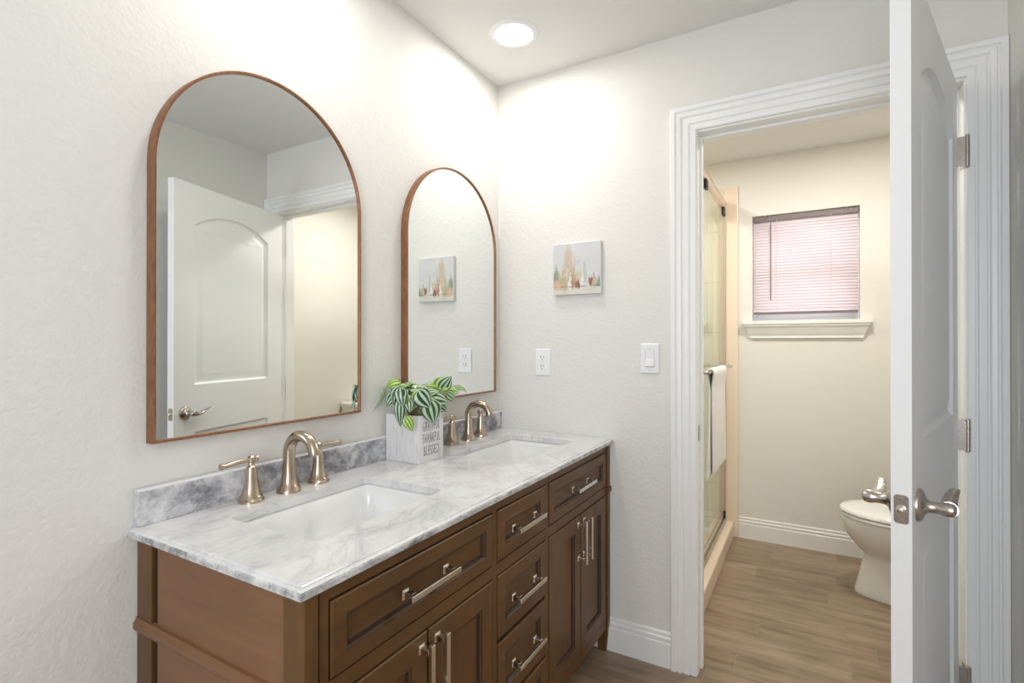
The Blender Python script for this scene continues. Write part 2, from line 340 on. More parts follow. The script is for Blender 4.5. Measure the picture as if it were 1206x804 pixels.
# door casing, mitred; profile = (offset from opening, thickness)
def casing(name, xl, xr, zt, yw, sgn, m):
    prof = [(0.0, 0), (0.0, 0.008), (0.003, 0.011), (0.018, 0.012), (0.020, 0.009), (0.024, 0.009), (0.027, 0.014), (0.044, 0.015), (0.047, 0.011), (0.051, 0.011),
            (0.055, 0.017), (0.066, 0.019), (0.070, 0.015), (0.074, 0.015), (0.077, 0.021), (0.091, 0.021), (0.094, 0.018), (0.094, 0)]
    bm = B(); loops = []
    for k in range(4):
        lp = []
        for o, t in prof:
            x = xl-o if k < 2 else xr+o; z = 0.0 if k in (0, 3) else zt+o
            lp.append((x, yw+sgn*t, z))
        loops.append(lp)
    loft(bm, loops); return tag(obj(name, bm, m), kind='structure')
casing('trim_1', 0.877, 1.655, 2.052, 0.0, -1, M_trim)
casing('trim_3', 0.877, 1.655, 2.052, 0.12, 1, M_trim)
bm = B(); box(bm, 0.86, 0.88, 0, 0.12, 0, 2.065); box(bm, 1.650, 1.670, 0, 0.12, 0, 2.065); box(bm, 0.88, 1.650, 0, 0.12, 2.045, 2.065)
box(bm, 0.88, 0.888, 0.050, 0.080, 0, 2.045); box(bm, 1.642, 1.650, 0.060, 0.085, 0, 2.045); box(bm, 0.888, 1.642, 0.050, 0.080, 2.035, 2.045)
jamb = tag(obj('trim_4', bm, M_trim, bevel=0.0015), kind='structure')
bm = B(); pts = rrect(0.006, 0.034, 0.88, 0.94, 0.009)
prism(bm, pts, 0, 0.8802, 0.8822); obj('strike_plate', bm, M_nickel, jamb)
tag(bpy.data.objects['strike_plate'], 'satin nickel strike plate')

# shower-room window
win = empty('window_1', (0, 0, 0), kind='structure')
def ring(bm, x0, x1, z0, z1, w, ya, yb, mi=0):
    box(bm, x0, x0+w, ya, yb, z0, z1, mi); box(bm, x1-w, x1, ya, yb, z0, z1, mi)
    box(bm, x0+w, x1-w, ya, yb, z0, z0+w, mi); box(bm, x0+w, x1-w, ya, yb, z1-w, z1, mi)
bm = B(); ring(bm, WX0, WX1, WZ0, WZ1, 0.022, 1.66, 1.73); obj('window_frame', bm, M_vinyl, win, bevel=0.002)
ZM = 1.705
bm = B(); ring(bm, WX0+0.022, WX1-0.022, WZ0+0.022, ZM+0.018, 0.028, 1.672, 1.695); obj('sash', bm, M_vinyl, win, bevel=0.002)
bm = B(); ring(bm, WX0+0.022, WX1-0.022, ZM-0.018, WZ1-0.022, 0.028, 1.697, 1.720); obj('sash', bm, M_vinyl, win, bevel=0.002)
bm = B(); box(bm, WX0+0.05, WX1-0.05, 1.682, 1.686, WZ0+0.05, ZM-0.01); obj('pane', bm, M_pane, win)
bm = B(); box(bm, WX0+0.05, WX1-0.05, 1.707, 1.711, ZM+0.01, WZ1-0.05); obj('pane', bm, M_pane, win)
# stool and apron
sill = empty('trim_5', (0, 0, 0), kind='structure')
bm = B(); prism(bm, [(1.66, WZ0), (1.54, WZ0), (1.535, WZ0-0.004), (1.535, WZ0-0.016), (1.541, WZ0-0.022), (1.59, WZ0-0.022), (1.59, WZ0-0.0005), (1.66, WZ0-0.0005)][:6]+[(1.59, WZ0-0.001), (1.66, WZ0-0.001)], 0, WX0+0.001, WX1-0.001)
bm.free(); bm = B()
box(bm, WX0+0.001, WX1-0.001, 1.585, 1.66, WZ0-0.0, WZ0+0.004); box(bm, 0.877, 1.562, 1.538, 1.59, WZ0-0.018, WZ0+0.004)
obj('stool', bm, M_trim2, sill, bevel=0.004)
bm = B(); za = WZ0-0.018
pr = [(1.590, za), (1.545, za), (1.545, za-0.012), (1.551, za-0.018), (1.556, za-0.030), (1.568, za-0.060), (1.574, za-0.072), (1.574, za-0.086), (1.590, za-0.086)]
R0 = [(0.885+(1.59-y)*0.0+(za-z)*0.42, y, z) for y, z in pr]; R1 = [(1.554-(za-z)*0.42, y, z) for y, z in pr]
loft(bm, [R0, R1]); obj('apron', bm, M_trim2, sill)

# window blind
bl = empty('window_blind', (1.2175, 1.62, WZ0), label='lowered blush-white horizontal slat blind in the small window above the toilet room floor', cat='window blind')
bl['label'] = 'lowered blush-white slatted blind hanging in the small window'
def local(bm, o):
    bmesh.ops.translate(bm, verts=bm.verts[:], vec=-Vector(o.location)); return bm
bx0, bx1 = WX0+0.006, WX1-0.006
bm = B(); box(bm, bx0, bx1, 1.604, 1.634, 2.022, 2.050); obj('headrail', local(bm, bl), M_railb, bl, bevel=0.002)
for x in (1.005, 1.44):
    bm = B(); box(bm, x-0.012, x+0.012, 1.600, 1.638, 2.050, 2.058); box(bm, x-0.006, x+0.006, 1.597, 1.604, 2.040, 2.058); obj('mount_clip', local(bm, bl), M_railb, bl, bevel=0.001)
bm = B(); zb, zt = 1.452, 2.016; ns = 31
for i in range(ns):
    z = zb+(zt-zb)*(i+0.5)/ns; a = math.radians(66); cy = 1.619
    pa = []
    for k in range(5):
        t = (k/4-0.5)*0.025; cvx = 0.0018*(1-(2*k/4-1)**2)
        pa.append((cy + t*math.cos(a) + cvx*math.sin(a), z - t*math.sin(a)*-1 + cvx*math.cos(a)))
    pb = [(y, zz-0.0007) for y, zz in pa]
    prism(bm, pa+pb[::-1], 0, bx0+0.002, bx1-0.002)
obj('slats', local(bm, bl), M_slat, bl, smooth=True)
bm = B(); box(bm, bx0+0.002, bx1-0.002, 1.608, 1.630, 1.432, 1.448); obj('bottom_rail', local(bm, bl), M_railb, bl, bevel=0.003)
bm = B()
for x in (1.07, 1.36):
    for y in (1.6045, 1.6335): tube(bm, [(x, y, 1.44), (x, y, 2.03)], 0.0009, 6)
obj('ladder_cord', local(bm, bl), M_cord, bl)
bm = B(); tube(bm, [(1.037, 1.598, 2.02), (1.037, 1.598, 1.99), (1.037, 1.597, 1.52)], [0.002, 0.0036, 0.0036], 8); obj('tilt_wand', local(bm, bl), M_wand, bl)

# ---------------------------------------------------------------- bathroom door
DA = math.radians(73.7); OX, OY = -0.004, 0.018     # hinge pin stands proud of the door face
dr = empty('door_1', (1.651, -0.015, 0), DA, kind='structure')
DW, DH, DT = 0.754, 2.030, 0.035
def arch_loop(x0, x1, z0, z1, rise, n=20):
    """panel outline in (x,z): flat bottom, arched top of given rise"""
    p = [(x0, z0), (x1, z0)]
    w = x1-x0; c = (x0+x1)/2
    for k in range(n+1):
        t = k/n; x = x1-w*t; u = (x-c)/(w/2)
        p.append((x, z1 + rise*(1-abs(u)**2.1) if rise > 0 else z1))
    return p
def inset(lp, d):
    n = len(lp); out = []
    for i in range(n):
        a, b, c = Vector(lp[i-1]), Vector(lp[i]), Vector(lp[(i+1) % n])
        e1 = (b-a).normalized(); e2 = (c-b).normalized()
        n1 = Vector((-e1.y, e1.x)); n2 = Vector((-e2.y, e2.x)); m = (n1+n2)
        if m.length < 1e-6: m = n1
        m.normalize(); k = d/max(0.35, m.dot(n1)); out.append(tuple(b+m*k))
    return out
def slab_face(bm, y, sgn):
    outer = [(-DW+0.0, 0.012), (0, 0.012), (0, DH), (-DW, DH)]
    pan = [arch_loop(-DW+0.118, -0.118, 1.045, 1.835, 0.075), [(-DW+0.118, 0.21), (-0.118, 0.21), (-0.118, 0.815), (-DW+0.118, 0.815)]]
    O = [bm.verts.new((x, y, z)) for x, z in outer]; holes = []
    for p in pan:
        steps = [(0.0, 0.0), (0.003, 0.005), (0.010, 0.0105), (0.020, 0.0115), (0.024, 0.0112), (0.048, 0.0035), (0.052, 0.003)]
        loops = []
        for d, dep in steps:
            lp = inset(p, d) if d else p
            loops.append([bm.verts.new((x, y+sgn*dep, z)) for x, z in lp])
        for a, b in zip(loops, loops[1:]):
            for i in range(len(a)): bm.faces.new((a[i], a[(i+1) % len(a)], b[(i+1) % len(a)], b[i]))
        bm.faces.new(loops[-1]); holes.append(loops[0])
    fill_holes(bm, [O]+holes); return O
doorpart = []
bm = B(); A = slab_face(bm, 0.0, 1); Bb = slab_face(bm, DT, -1)
for i in range(4): bm.faces.new((A[i], A[(i+1) % 4], Bb[(i+1) % 4], Bb[i]))
obj('door_slab', bm, M_door, dr, smooth=True, angle=25)
# lever sets on both faces
ZL = 0.914
for sgn, y in ((-1, 0.0), (1, DT)):
    hx = -DW+0.062
    bm = B(); rot = Matrix.Translation((hx, y, ZL)) @ Matrix.Rotation(PI/2*sgn*-1, 4, 'X')
    rot = Matrix.Translation((hx, y, ZL)) @ Matrix.Rotation(PI/2 if sgn < 0 else -PI/2, 4, 'X')
    lathe(bm, [(0.034, 0.0), (0.034, 0.004), (0.031, 0.008), (0.024, 0.011), (0.016, 0.014), (0.012, 0.020), (0.0115, 0.036), (0.0135, 0.042), (0.0145, 0.050), (0.013, 0.058), (0.008, 0.062), (0.0, 0.063)], 28, mtx=rot)
    hs = obj('door_handle', bm, M_nickel, dr, smooth=True)
    if sgn < 0: tag(hs, 'satin nickel lever handle')
    bm = B(); yy = y + sgn*0.050; P = []; R = []; Fl = []
    for k in range(15):
        t = k/14; P.append((hx+0.004+t*0.112, yy - sgn*0.006*math.sin(t*PI), ZL - 0.006*math.sin(t*PI*1.6) + 0.014*t*t))
        R.append(0.0105*(1-t)**0.7 + 0.0050); Fl.append((1.0+0.45*t, 1.0-0.70*t))
    tube(bm, P, R, 12, flat=Fl); obj('lever', bm, M_nickel, hs, smooth=True)
bm = B(); pts = rrect(0.005, 0.030, ZL-0.029, ZL+0.029, 0.006)
prism(bm, pts, 0, -DW-0.0012, -DW+0.0005)
fp = obj('latch_plate', bm, M_nickel, dr, bevel=0.0004)
bm = B(); rot = Matrix.Translation((-DW-0.001, 0.0175, ZL)) @ Matrix.Rotation(-PI/2, 4, 'Y'); lathe(bm, [(0.0085, 0), (0.0085, 0.002), (0.0055, 0.0025), (0.005, 0.010), (0.003, 0.011)], 20, mtx=rot)
obj('latch_bolt', bm, M_pull, fp, smooth=True)
for z in (ZL-0.022, ZL+0.022):
    bm = B(); lathe(bm, [(0.0032, 0), (0.0032, 0.0008), (0.001, 0.0009)], 12, mtx=Matrix.Translation((-DW-0.0011, 0.0175, z)) @ Matrix.Rotation(-PI/2, 4, 'Y'))
    obj('screw', bm, M_nickel, fp)
for o_ in dr.children: o_.location = (OX, OY, 0)
for z in (1.826, 0.974, 0.235):
    bm = B(); lathe(bm, [(0.0035, -0.050), (0.0065, -0.047), (0.0065, -0.0165), (0.006, -0.016), (0.0065, -0.0155), (0.0065, 0.0155), (0.006, 0.016), (0.0065, 0.0165), (0.0065, 0.047), (0.0035, 0.050)], 14, c=(0.001, -0.004, z))
    box(bm, OX, OX+0.0015, 0.0, OY+0.030, z-0.0445, z+0.0445)
    vs = box(bm, -0.0025, -0.0010, 0.002, 0.048, z-0.0445, z+0.0445, mtx=Matrix.Rotation(-DA, 4, 'Z'))
    obj('hinge', bm, M_nickel, dr, smooth=True)

# ---------------------------------------------------------------- ceiling lights
def downlight(loc, power, label, spread=PI):
    o = empty('recessed_ceiling_light', loc, label=label, cat='ceiling light', group=None)
    bm = B(); lathe(bm, [(0.070, -0.001), (0.072, -0.007), (0.078, -0.0085), (0.088, -0.006), (0.095, -0.0005)], 48, cap=False); obj('trim_ring', bm, M_plastic, o, smooth=True)
    bm = B(); lathe(bm, [(0.0, -0.0055), (0.04, -0.005), (0.0705, -0.0035)], 48, cap=False); obj('lens', bm, M_lens, o, smooth=True)
    l = area('lamp', (0, 0, -0.012), (0, 0, 0), 0.13, power, LAMP, shape='DISK', spread=spread); l.parent = o
    return o
downlight((0.268, -0.325, H), 3.9, 'round white recessed light glowing in the ceiling near the room corner')
downlight((0.268, -1.165, H), 3.9, 'round white recessed light in the ceiling above the sink nearest the viewer')
downlight((1.42, 0.74, H), 14.5, 'round recessed ceiling light in the toilet room above the bowl')

downlight((0.36, 0.85, H), 9, 'unseen ceiling light added to brighten the shower behind the glass')  # added lamp with no visible fitting, lifts the dark shower interior

# ---------------------------------------------------------------- vanity
V = empty('vanity_cabinet', (0, 0, 0), label='long brown stained double vanity cabinet with bar pulls, standing under the marble top', cat='vanity cabinet')
FX = 0.534        # face plane
Y0, Y1 = -1.478, -0.004
ZT = 0.8415
bm = B()
# carcass (with toe space), face frame
cx0, cx1, cya, cyb = 0.004, FX-0.022, Y0+0.012, Y1-0.004
box(bm, cx0, cx1, cya, cyb, 0.125, 0.143); box(bm, cx0, cx0+0.012, cya, cyb, 0.143, ZT-0.001)
box(bm, cx0+0.012, cx1, cya, cya+0.016, 0.143, ZT-0.001); box(bm, cx0+0.012, cx1, cyb-0.016, cyb, 0.143, ZT-0.001)
obj('carcass', bm, M_woodV, V)
SP = [(-1.424, -0.898), (-0.878, -0.590), (-0.570, -0.048)]
ZD0, ZD1, ZE0, ZE1 = 0.672, 0.812, 0.135, 0.640
bm = B()
def fbox(y0, y1, z0, z1): box(bm, FX-0.022, FX-0.002, y0, y1, z0, z1)
fbox(-1.444, -1.424, 0.10, ZT); fbox(-0.898, -0.878, 0.10, ZT); fbox(-0.590, -0.570, 0.10, ZT); fbox(-0.048, -0.034, 0.10, ZT)
for a, b in SP:
    fbox(a, b, ZD1, ZT); fbox(a, b, ZE1, ZD0); fbox(a, b, 0.10, ZE0)
obj('face_frame', bm, M_woodH, V, bevel=0.0015)
# dark reveal behind the doors, its black painted as the shade in the gaps
bm = B()
for a, b in SP:
    box(bm, FX-0.0215, FX-0.018, a-0.001, b+0.001, 0.11, ZT-0.005)
tag(obj('reveal', bm, M_gap, V), 'black sheet painted as the shadow in the gaps around the doors and drawers')

def shaker(name, y0, y1, z0, z1, rail, parent, m, extra=True):
    """frame-and-panel front with stepped dark glazed bead"""
    bm = B(); g = 0.0036; y0 += g; y1 -= g; z0 += g; z1 -= g
    X = FX+0.001
    steps = [(0, -0.018, 0), (0, -0.0025, 0), (0.0025, 0, 0), (rail-0.002, 0, 0), (rail, -0.003, 1), (rail+0.004, -0.0035, 0), (rail+0.006, -0.0085, 1), (rail+0.010, -0.009, 1), (rail+0.013, -0.0095, 0)]
    loops = []
    for d, dx, mi in steps:
        loops.append([bm.verts.new((X+dx, y, z)) for y, z in ((y0+d, z0+d), (y1-d, z0+d), (y1-d, z1-d), (y0+d, z1-d))])
    for (a, b), s in zip(zip(loops, loops[1:]), steps[1:]):
        for i in range(4): bm.faces.new((a[i], a[(i+1) % 4], b[(i+1) % 4], b[i])).material_index = s[2]
    bm.faces.new(loops[-1]); bm.faces.new(loops[0][::-1])
    return obj(name, bm, [m, M_glaze], parent)
def pull(parent, y, z, vertical=False, ln=0.165):
    bm = B(); h = ln/2; X0 = FX+0.001; X = FX+0.026
    def bb(x0, x1, a0, a1, w):
        if vertical: box(bm, x0, x1, y-w, y+w, z+a0, z+a1)
        else: box(bm, x0, x1, y+a0, y+a1, z-w, z+w)
    bb(X, X+0.010, -h, h, 0.0062)
    for s in (-1, 1):
        c = s*(h-0.016)
        bb(X0-0.0005, X0+0.004, c-0.010, c+0.010, 0.010); bb(X0+0.003, X+0.001, c-0.0065, c+0.0065, 0.0065)
    return obj('bar_pull', bm, M_pull, parent, bevel=0.0012)
for i, (a, b) in enumerate(SP):
    if i == 1:
        zs = [(0.672, 0.812), (0.466, 0.640), (0.284, 0.461), (0.135, 0.279)]
        for z0, z1 in zs:
            d = shaker('drawer', a, b, z0, z1, 0.038, V, M_woodH); pull(d, (a+b)/2, (z0+z1)/2, ln=0.160)
    else:
        d = shaker('drawer', a, b, ZD0, ZD1, 0.034, V, M_woodH); pull(d, (a+b)/2-0.01, (ZD0+ZD1)/2+0.004)
        c = (a+b)/2
        for (p, q, s) in ((a, c, 1), (c, b, -1)):
            d = shaker('door', p, q, ZE0, ZE1, 0.052, V, M_woodV); pull(d, (q if s > 0 else p)-s*0.026, ZE1-0.090, True, 0.150)
# corner posts with band, tapering feet
def post(y0, y1, x0, x1, name='corner_post'):
    bm = B()
    box(bm, x0, x1, y0, y1, 0.13, ZT)
    cx, cy = (x0+x1)/2, (y0+y1)/2; hx, hy = (x1-x0)/2, (y1-y0)/2
    loops = []
    for z, k in ((0.0, 0.62), (0.09, 0.9), (0.105, 1.0), (0.13, 1.0)):
        loops.append([(cx-hx*k, cy-hy*k, z), (cx+hx*k, cy-hy*k, z), (cx+hx*k, cy+hy*k, z), (cx-hx*k, cy+hy*k, z)])
    loft(bm, loops)
    p = obj(name, bm, M_woodV, V, bevel=0.002)
    return p
post(Y0, Y0+0.028, FX-0.050, FX+0.004); post(Y1-0.028, Y1, FX-0.050, FX+0.004)
post(Y0, Y0+0.028, 0.003, 0.062); post(Y1-0.028, Y1, 0.003, 0.062)
for (y0, y1) in ((Y0, Y0+0.028), (Y1-0.028, Y1)):
    bm = B(); e = 0.007
    lo, hi = (y0-e, y1+0.002) if y0 < -1 else (y0-0.002, min(y1+0.003, -0.0005))
    box(bm, FX-0.054, FX+0.004+e, lo, hi, 0.646, 0.668); obj('post_band', bm, M_woodV, V, bevel=0.004)
# near side panel (faces the camera side): stiles, rails, recessed panel, waist rail
bm = B()
box(bm, 0.078, 0.484, Y0+0.004, Y0+0.013, 0.12, ZT-0.001)
obj('side_panel', bm, M_woodX, V, bevel=0.001)
for a in ((0.062, 0.078, Y0+0.009, Y0+0.014), (0.484, 0.490, Y0+0.008, Y0+0.014), (FX-0.012, FX-0.009, Y0+0.028, Y0+0.034), (FX-0.006, FX-0.003, Y1-0.032, Y1-0.028)):
    bm = B(); box(bm, *a, 0.12, ZT-0.005); tag(obj('groove', bm, M_gap, V), 'groove beside the post, its shade painted black')  # strips carry the shade of the recess as black colour
bm = B(); prism(bm, [(Y0+0.006, 0.640), (Y0-0.004, 0.642), (Y0-0.007, 0.648), (Y0-0.007, 0.658), (Y0-0.002, 0.664), (Y0-0.002, 0.669), (Y0+0.006, 0.671)], 0, 0.002, FX-0.050)
obj('waist_rail', bm, M_woodX, V)
bm = B(); box(bm, 0.078, 0.484, Y0+0.001, Y0+0.006, 0.13, 0.175); obj('lower_rail', bm, M_woodX, V, bevel=0.001)

# ---------------------------------------------------------------- countertop
CT = empty('countertop', (0, 0, 0), label='white and grey veined marble double-sink countertop with ogee edge lying on the brown vanity', cat='countertop')
CX, CY0, CY1, CZ = 0.552, -1.496, -0.001, 0.862
TH = 0.020
S1 = (0.122, 0.405, -1.352, -0.937); S2 = (0.145, 0.428, -0.585, -0.130)
bm = B()
prof = [(0.000, 0.0), (0.0, -0.0) , ]
# stepped/bullnose edge: (inset from the outer edge, z)
edge = [(0.0125, CZ), (0.0105, CZ-0.001), (0.010, CZ-0.003), (0.007, CZ-0.0035), (0.002, CZ-0.0055), (0.0, CZ-0.009), (0.0, CZ-0.018), (0.002, CZ-TH)]
loops = []
for d, z in edge:
    loops.append([bm.verts.new((0.001, CY0+d, z)), bm.verts.new((CX-d, CY0+d, z)), bm.verts.new((CX-d, CY1, z)), bm.verts.new((0.001, CY1, z))])
for j, (a, b) in enumerate(zip(loops, loops[1:])):
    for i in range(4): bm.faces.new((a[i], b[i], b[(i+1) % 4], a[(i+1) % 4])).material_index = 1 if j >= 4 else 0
holes_t, holes_b = [], []   # the sink cut-outs
for s in (S1, S2):
    rp = rrect(*s, 0.022, 5)
    ht = [bm.verts.new((x, y, CZ)) for x, y in rp]; hm = [bm.verts.new((x, y, CZ-0.003)) for x, y in inset([(x, y) for x, y in rp], -0.0)]
    hb = [bm.verts.new((x, y, CZ-TH)) for x, y in rp]
    for a, b in ((ht, hm), (hm, hb)):
        for i in range(len(a)): bm.faces.new((a[i], a[(i+1) % len(a)], b[(i+1) % len(a)], b[i])).material_index = 0
    holes_t.append(ht); holes_b.append(hb)
fill_holes(bm, [loops[0]]+holes_t); fill_holes(bm, [loops[-1]]+holes_b)
obj('counter_slab', bm, [M_marble, M_marble3], CT)
bm = B(); prism(bm, [(0.0012, CZ+0.0003), (0.020, CZ+0.0003), (0.020, 0.936), (0.017, 0.9395), (0.015, 0.941), (0.0012, 0.941)], 1, CY0+0.012, CY1-0.001)
for f in bm.faces:
    if abs(f.normal.y) < 0.5 and f.calc_center_median().z > 0.935: f.material_index = 1
tag(obj('backsplash', bm, [M_marble2, M_marble], bevel=0.001), 'low grey mottled marble backsplash strip running along the wall behind both faucets', 'backsplash')

def sink(s, label):
    x0, x1, y0, y1 = s; cx, cy = (x0+x1)/2, (y0+y1)/2
    o = empty('undermount_sink', (cx, cy, 0.72), label=label, cat='sink', group=None)
    def L_(g, r, z, dr=0.0): return [(x-cx, y-cy, z-0.72) for x, y in rrect(x0-g, x1+g, y0-g, y1+g, r, 6)]
    bm = B()
    zt = CZ-TH-0.0005
    seq = [(0.020, 0.03, zt-0.008), (0.020, 0.03, zt), (0.004, 0.026, zt), (0.0, 0.030, zt-0.006), (-0.006, 0.034, zt-0.04), (-0.016, 0.040, zt-0.085), (-0.035, 0.046, zt-0.112), (-0.065, 0.05, zt-0.122), (-0.105, 0.03, zt-0.126)]
    lps = [L_(g, r, z) for g, r, z in seq]
    loft(bm, lps, (False, True))
    und = [(0.020, 0.03, zt-0.008), (0.006, 0.034, zt-0.03), (-0.004, 0.04, zt-0.09), (-0.03, 0.05, zt-0.125), (-0.10, 0.03, zt-0.138)]
    loft(bm, [L_(g, r, z) for g, r, z in und], (False, True))
    obj('basin', bm, M_ceramic, o, smooth=True, angle=60)
    bm = B(); lathe(bm, [(0.022, 0), (0.022, 0.002), (0.016, 0.003), (0.014, 0.001), (0.0, 0.001)], 24, c=(0, 0, zt-0.1262-0.72)); obj('drain', bm, M_nickel, o, smooth=True)
sink(S1, 'white rectangular undermount sink nearest the viewer, with its whole basin in view')
sink(S2, 'white rectangular undermount sink nearest the back corner, beside the potted plant')

def faucet(y, label, grp=None):
    o = empty('faucet', (0.0590, y, CZ+0.0003), label=label, cat='faucet')
    # spout
    bm = B(); P = []; R = []
    prof = [(0.0, 0.031), (0.004, 0.031), (0.008, 0.028), (0.013, 0.0265), (0.016, 0.024), (0.030, 0.019), (0.050, 0.0165), (0.075, 0.0155)]
    for z, r in prof: P.append((0, 0, z)); R.append(r)
    cxx, cz, rr = 0.050, 0.098, 0.050
    for k in range(1, 17):
        a = PI - k/16*math.radians(158); P.append((cxx+rr*math.cos(a), 0, cz+rr*math.sin(a)*1.02)); R.append(0.0152-0.0010*k/16)
    P.append((P[-1][0]+0.004, 0, P[-1][2]-0.012)); R.append(0.0155)
    P.append((P[-1][0]+0.001, 0, P[-1][2]-0.003)); R.append(0.0135)
    tube(bm, P, R, 24); obj('spout', bm, M_bronze, o, smooth=True)
    for s in (-1, 1):
        hy = 0.1005*s
        bm = B(); lathe(bm, [(0.030, 0.0), (0.030, 0.004), (0.026, 0.008), (0.0265, 0.012), (0.023, 0.017), (0.0175, 0.035), (0.0145, 0.055), (0.0128, 0.078), (0.0115, 0.084), (0.007, 0.088), (0.0065, 0.094), (0.009, 0.097), (0.009, 0.108), (0.0055, 0.111), (0, 0.111)], 28, c=(-0.008, hy, 0))
        h = obj('handle', bm, M_bronze, o, smooth=True, angle=30)
        bm = B(); z = 0.1015
        tube(bm, [(-0.008, hy-s*0.016, z), (-0.008, hy-s*0.010, z), (-0.008, hy, z), (-0.008, hy+s*0.030, z), (-0.007, hy+s*0.070, z-0.003), (-0.007, hy+s*0.076, z-0.003), (-0.007, hy+s*0.078, z-0.003)], [0.0075, 0.0078, 0.0055, 0.0058, 0.0062, 0.0078, 0.0072], 14)
        obj('lever', bm, M_bronze, h, smooth=True)
faucet(-1.150, 'brushed nickel gooseneck faucet with two lever handles at the sink under the nearest mirror')
faucet(-0.325, 'brushed nickel gooseneck faucet with two handles, to the right of the potted plant')

# ---------------------------------------------------------------- mirrors
def mirror(y0, y1, z0, z1, label):
    cy = (y0+y1)/2; r = (y1-y0)/2; o = empty('arched_mirror', (0.0, cy, z0), label=label, cat='mirror')
    def outline(d):
        q = [(-r+d, d), (r-d, d)]
        rr = r-d
        for k in range(65):
            a = PI*k/64; q.append((rr*math.cos(a), (z1-z0-r)+rr*math.sin(a)))
        return q
    bm = B()
    seq = [(0.0, 0.0008), (0.0, 0.027), (0.0012, 0.029), (0.0058, 0.029), (0.0066, 0.028), (0.0066, 0.020)]
    loft(bm, [[(x, y, z) for y, z in outline(d)] for d, x in seq], (False, False))
    obj('frame', bm, M_copper, o, smooth=True, angle=35)
    bm = B(); q = outline(0.006); bm.faces.new([bm.verts.new((0.0235, y, z)) for y, z in q]); bm.faces.new([bm.verts.new((0.001, y, z)) for y, z in q][::-1])
    bm.faces.ensure_lookup_table(); vs = bm.verts[:]; n = len(q)
    for i in range(n): bm.faces.new((vs[i], vs[n+i], vs[n+(i+1) % n], vs[(i+1) % n]))
    obj('mirror_glass', bm, M_mirror, o)
mirror(-1.460, -0.869, 1.034, 1.939, 'large arched copper-brown framed mirror reflecting the open white door')
mirror(-0.657, -0.064, 1.034, 1.939, 'arched copper-brown framed mirror beside the corner, reflecting the small painting')

# ---------------------------------------------------------------- back wall items
def wallplate(name, cx, cz, label, cat, switch):
    o = empty(name, (cx, 0, cz), label=label, cat=cat)
    bm = B(); w, h = 0.036, 0.0585
    loops = [[(x, y, z) for x, z in rrect(-w+d, w-d, -h+d, h-d, 0.004, 3)] for d, y in ((0, 0), (0, -0.004), (0.003, -0.0065))]
    loft(bm, loops, (True, True)); obj('wall_plate', bm, M_plastic, o)
    if switch:
        bm = B(); prism(bm, [(-0.0062, -0.033), (-0.0075, -0.033), (-0.0120, -0.030), (-0.0070, 0.0), (-0.0078, 0.031), (-0.0062, 0.033)], 0, -0.0165, 0.0165)
        obj('rocker', bm, M_plastic, o, bevel=0.0008)
        bm = B(); box(bm, -0.0185, 0.0185, -0.0068, -0.006, -0.0350, 0.0350); obj('rocker_surround', bm, mat('switch_gap_grey', (0.55, 0.55, 0.56), 0.5), o)
    else:
        for zz in (-0.0195, 0.0195):
            bm = B(); loops = [[(x, y, z) for x, z in rrect(-0.0165, 0.0165, zz-0.0145, zz+0.0145, 0.009, 4)] for y in (-0.006, -0.0085)]
            loft(bm, loops); s = obj('socket', bm, M_plastic, o)
            bm = B()
            for xx, hh in ((-0.0065, 0.0045), (0.0065, 0.0037)): box(bm, xx-0.0011, xx+0.0011, -0.0089, -0.0084, zz+0.002-hh, zz+0.002+hh+0.002)
            lathe(bm, [(0.0022, 0), (0.0022, 0.0006)], 12, mtx=Matrix.Translation((0, -0.0084, zz-0.008)) @ Matrix.Rotation(PI/2, 4, 'X'))
            obj('slots', bm, M_slot, s)
    for zz in ((0.0,) if not switch else (-0.046, 0.046)):
        bm = B(); lathe(bm, [(0.003, 0), (0.0026, 0.001), (0, 0.0012)], 12, mtx=Matrix.Translation((0, -0.0064, zz)) @ Matrix.Rotation(PI/2, 4, 'X'))
        obj('screw', bm, M_caulk, o)
wallplate('electrical_outlet', 0.231, 1.167, 'white duplex electrical outlet on the back wall between the mirror and the switch', 'outlet', False)
wallplate('light_switch', 0.701, 1.190, 'white rocker light switch on the back wall beside the door frame', 'light switch', True)

# canvas painting
cv = empty('canvas_painting', (0.3967, 0, 1.455), label='small square canvas painting of pale autumn trees hanging on the back wall', cat='painting')
CWd, CH = 0.216, 0.218; random.seed(4)
bm = B(); box(bm, -CWd/2, CWd/2, -0.020, -0.0008, 0, CH); obj('canvas', bm, M_canvas, cv, bevel=0.0025)
nx = nz = 110; bm = B(); cl = bm.verts.layers.float_color.new('paint')
def nz_(x, y, s, o=0): return noise.noise(Vector((x*s, y*s, o)))
strokes = []
def add(cx, base, h, w, col, n):
    for _ in range(int(n*2.2)):
        strokes.append((cx+random.gauss(0, w), base+abs(random.gauss(0, h*0.45)), random.uniform(0.008, 0.022), random.uniform(0.025, 0.08), tuple(c*random.uniform(0.85, 1.12) for c in col), random.uniform(0.35, 0.8)))
add(0.33, 0.40, 0.50, 0.07, (0.62, 0.53, 0.42), 70); add(0.33, 0.55, 0.38, 0.035, (0.60, 0.50, 0.40), 40)
add(0.10, 0.18, 0.20, 0.05, (0.50, 0.46, 0.30), 45); add(0.05, 0.30, 0.22, 0.03, (0.28, 0.34, 0.28), 16)
add(0.22, 0.16, 0.25, 0.05, (0.52, 0.45, 0.27), 50); add(0.47, 0.16, 0.33, 0.07, (0.60, 0.50, 0.36), 60)
add(0.43, 0.17, 0.33, 0.05, (0.45, 0.27, 0.17), 18); add(0.56, 0.15, 0.10, 0.03, (0.24, 0.10, 0.08), 12)
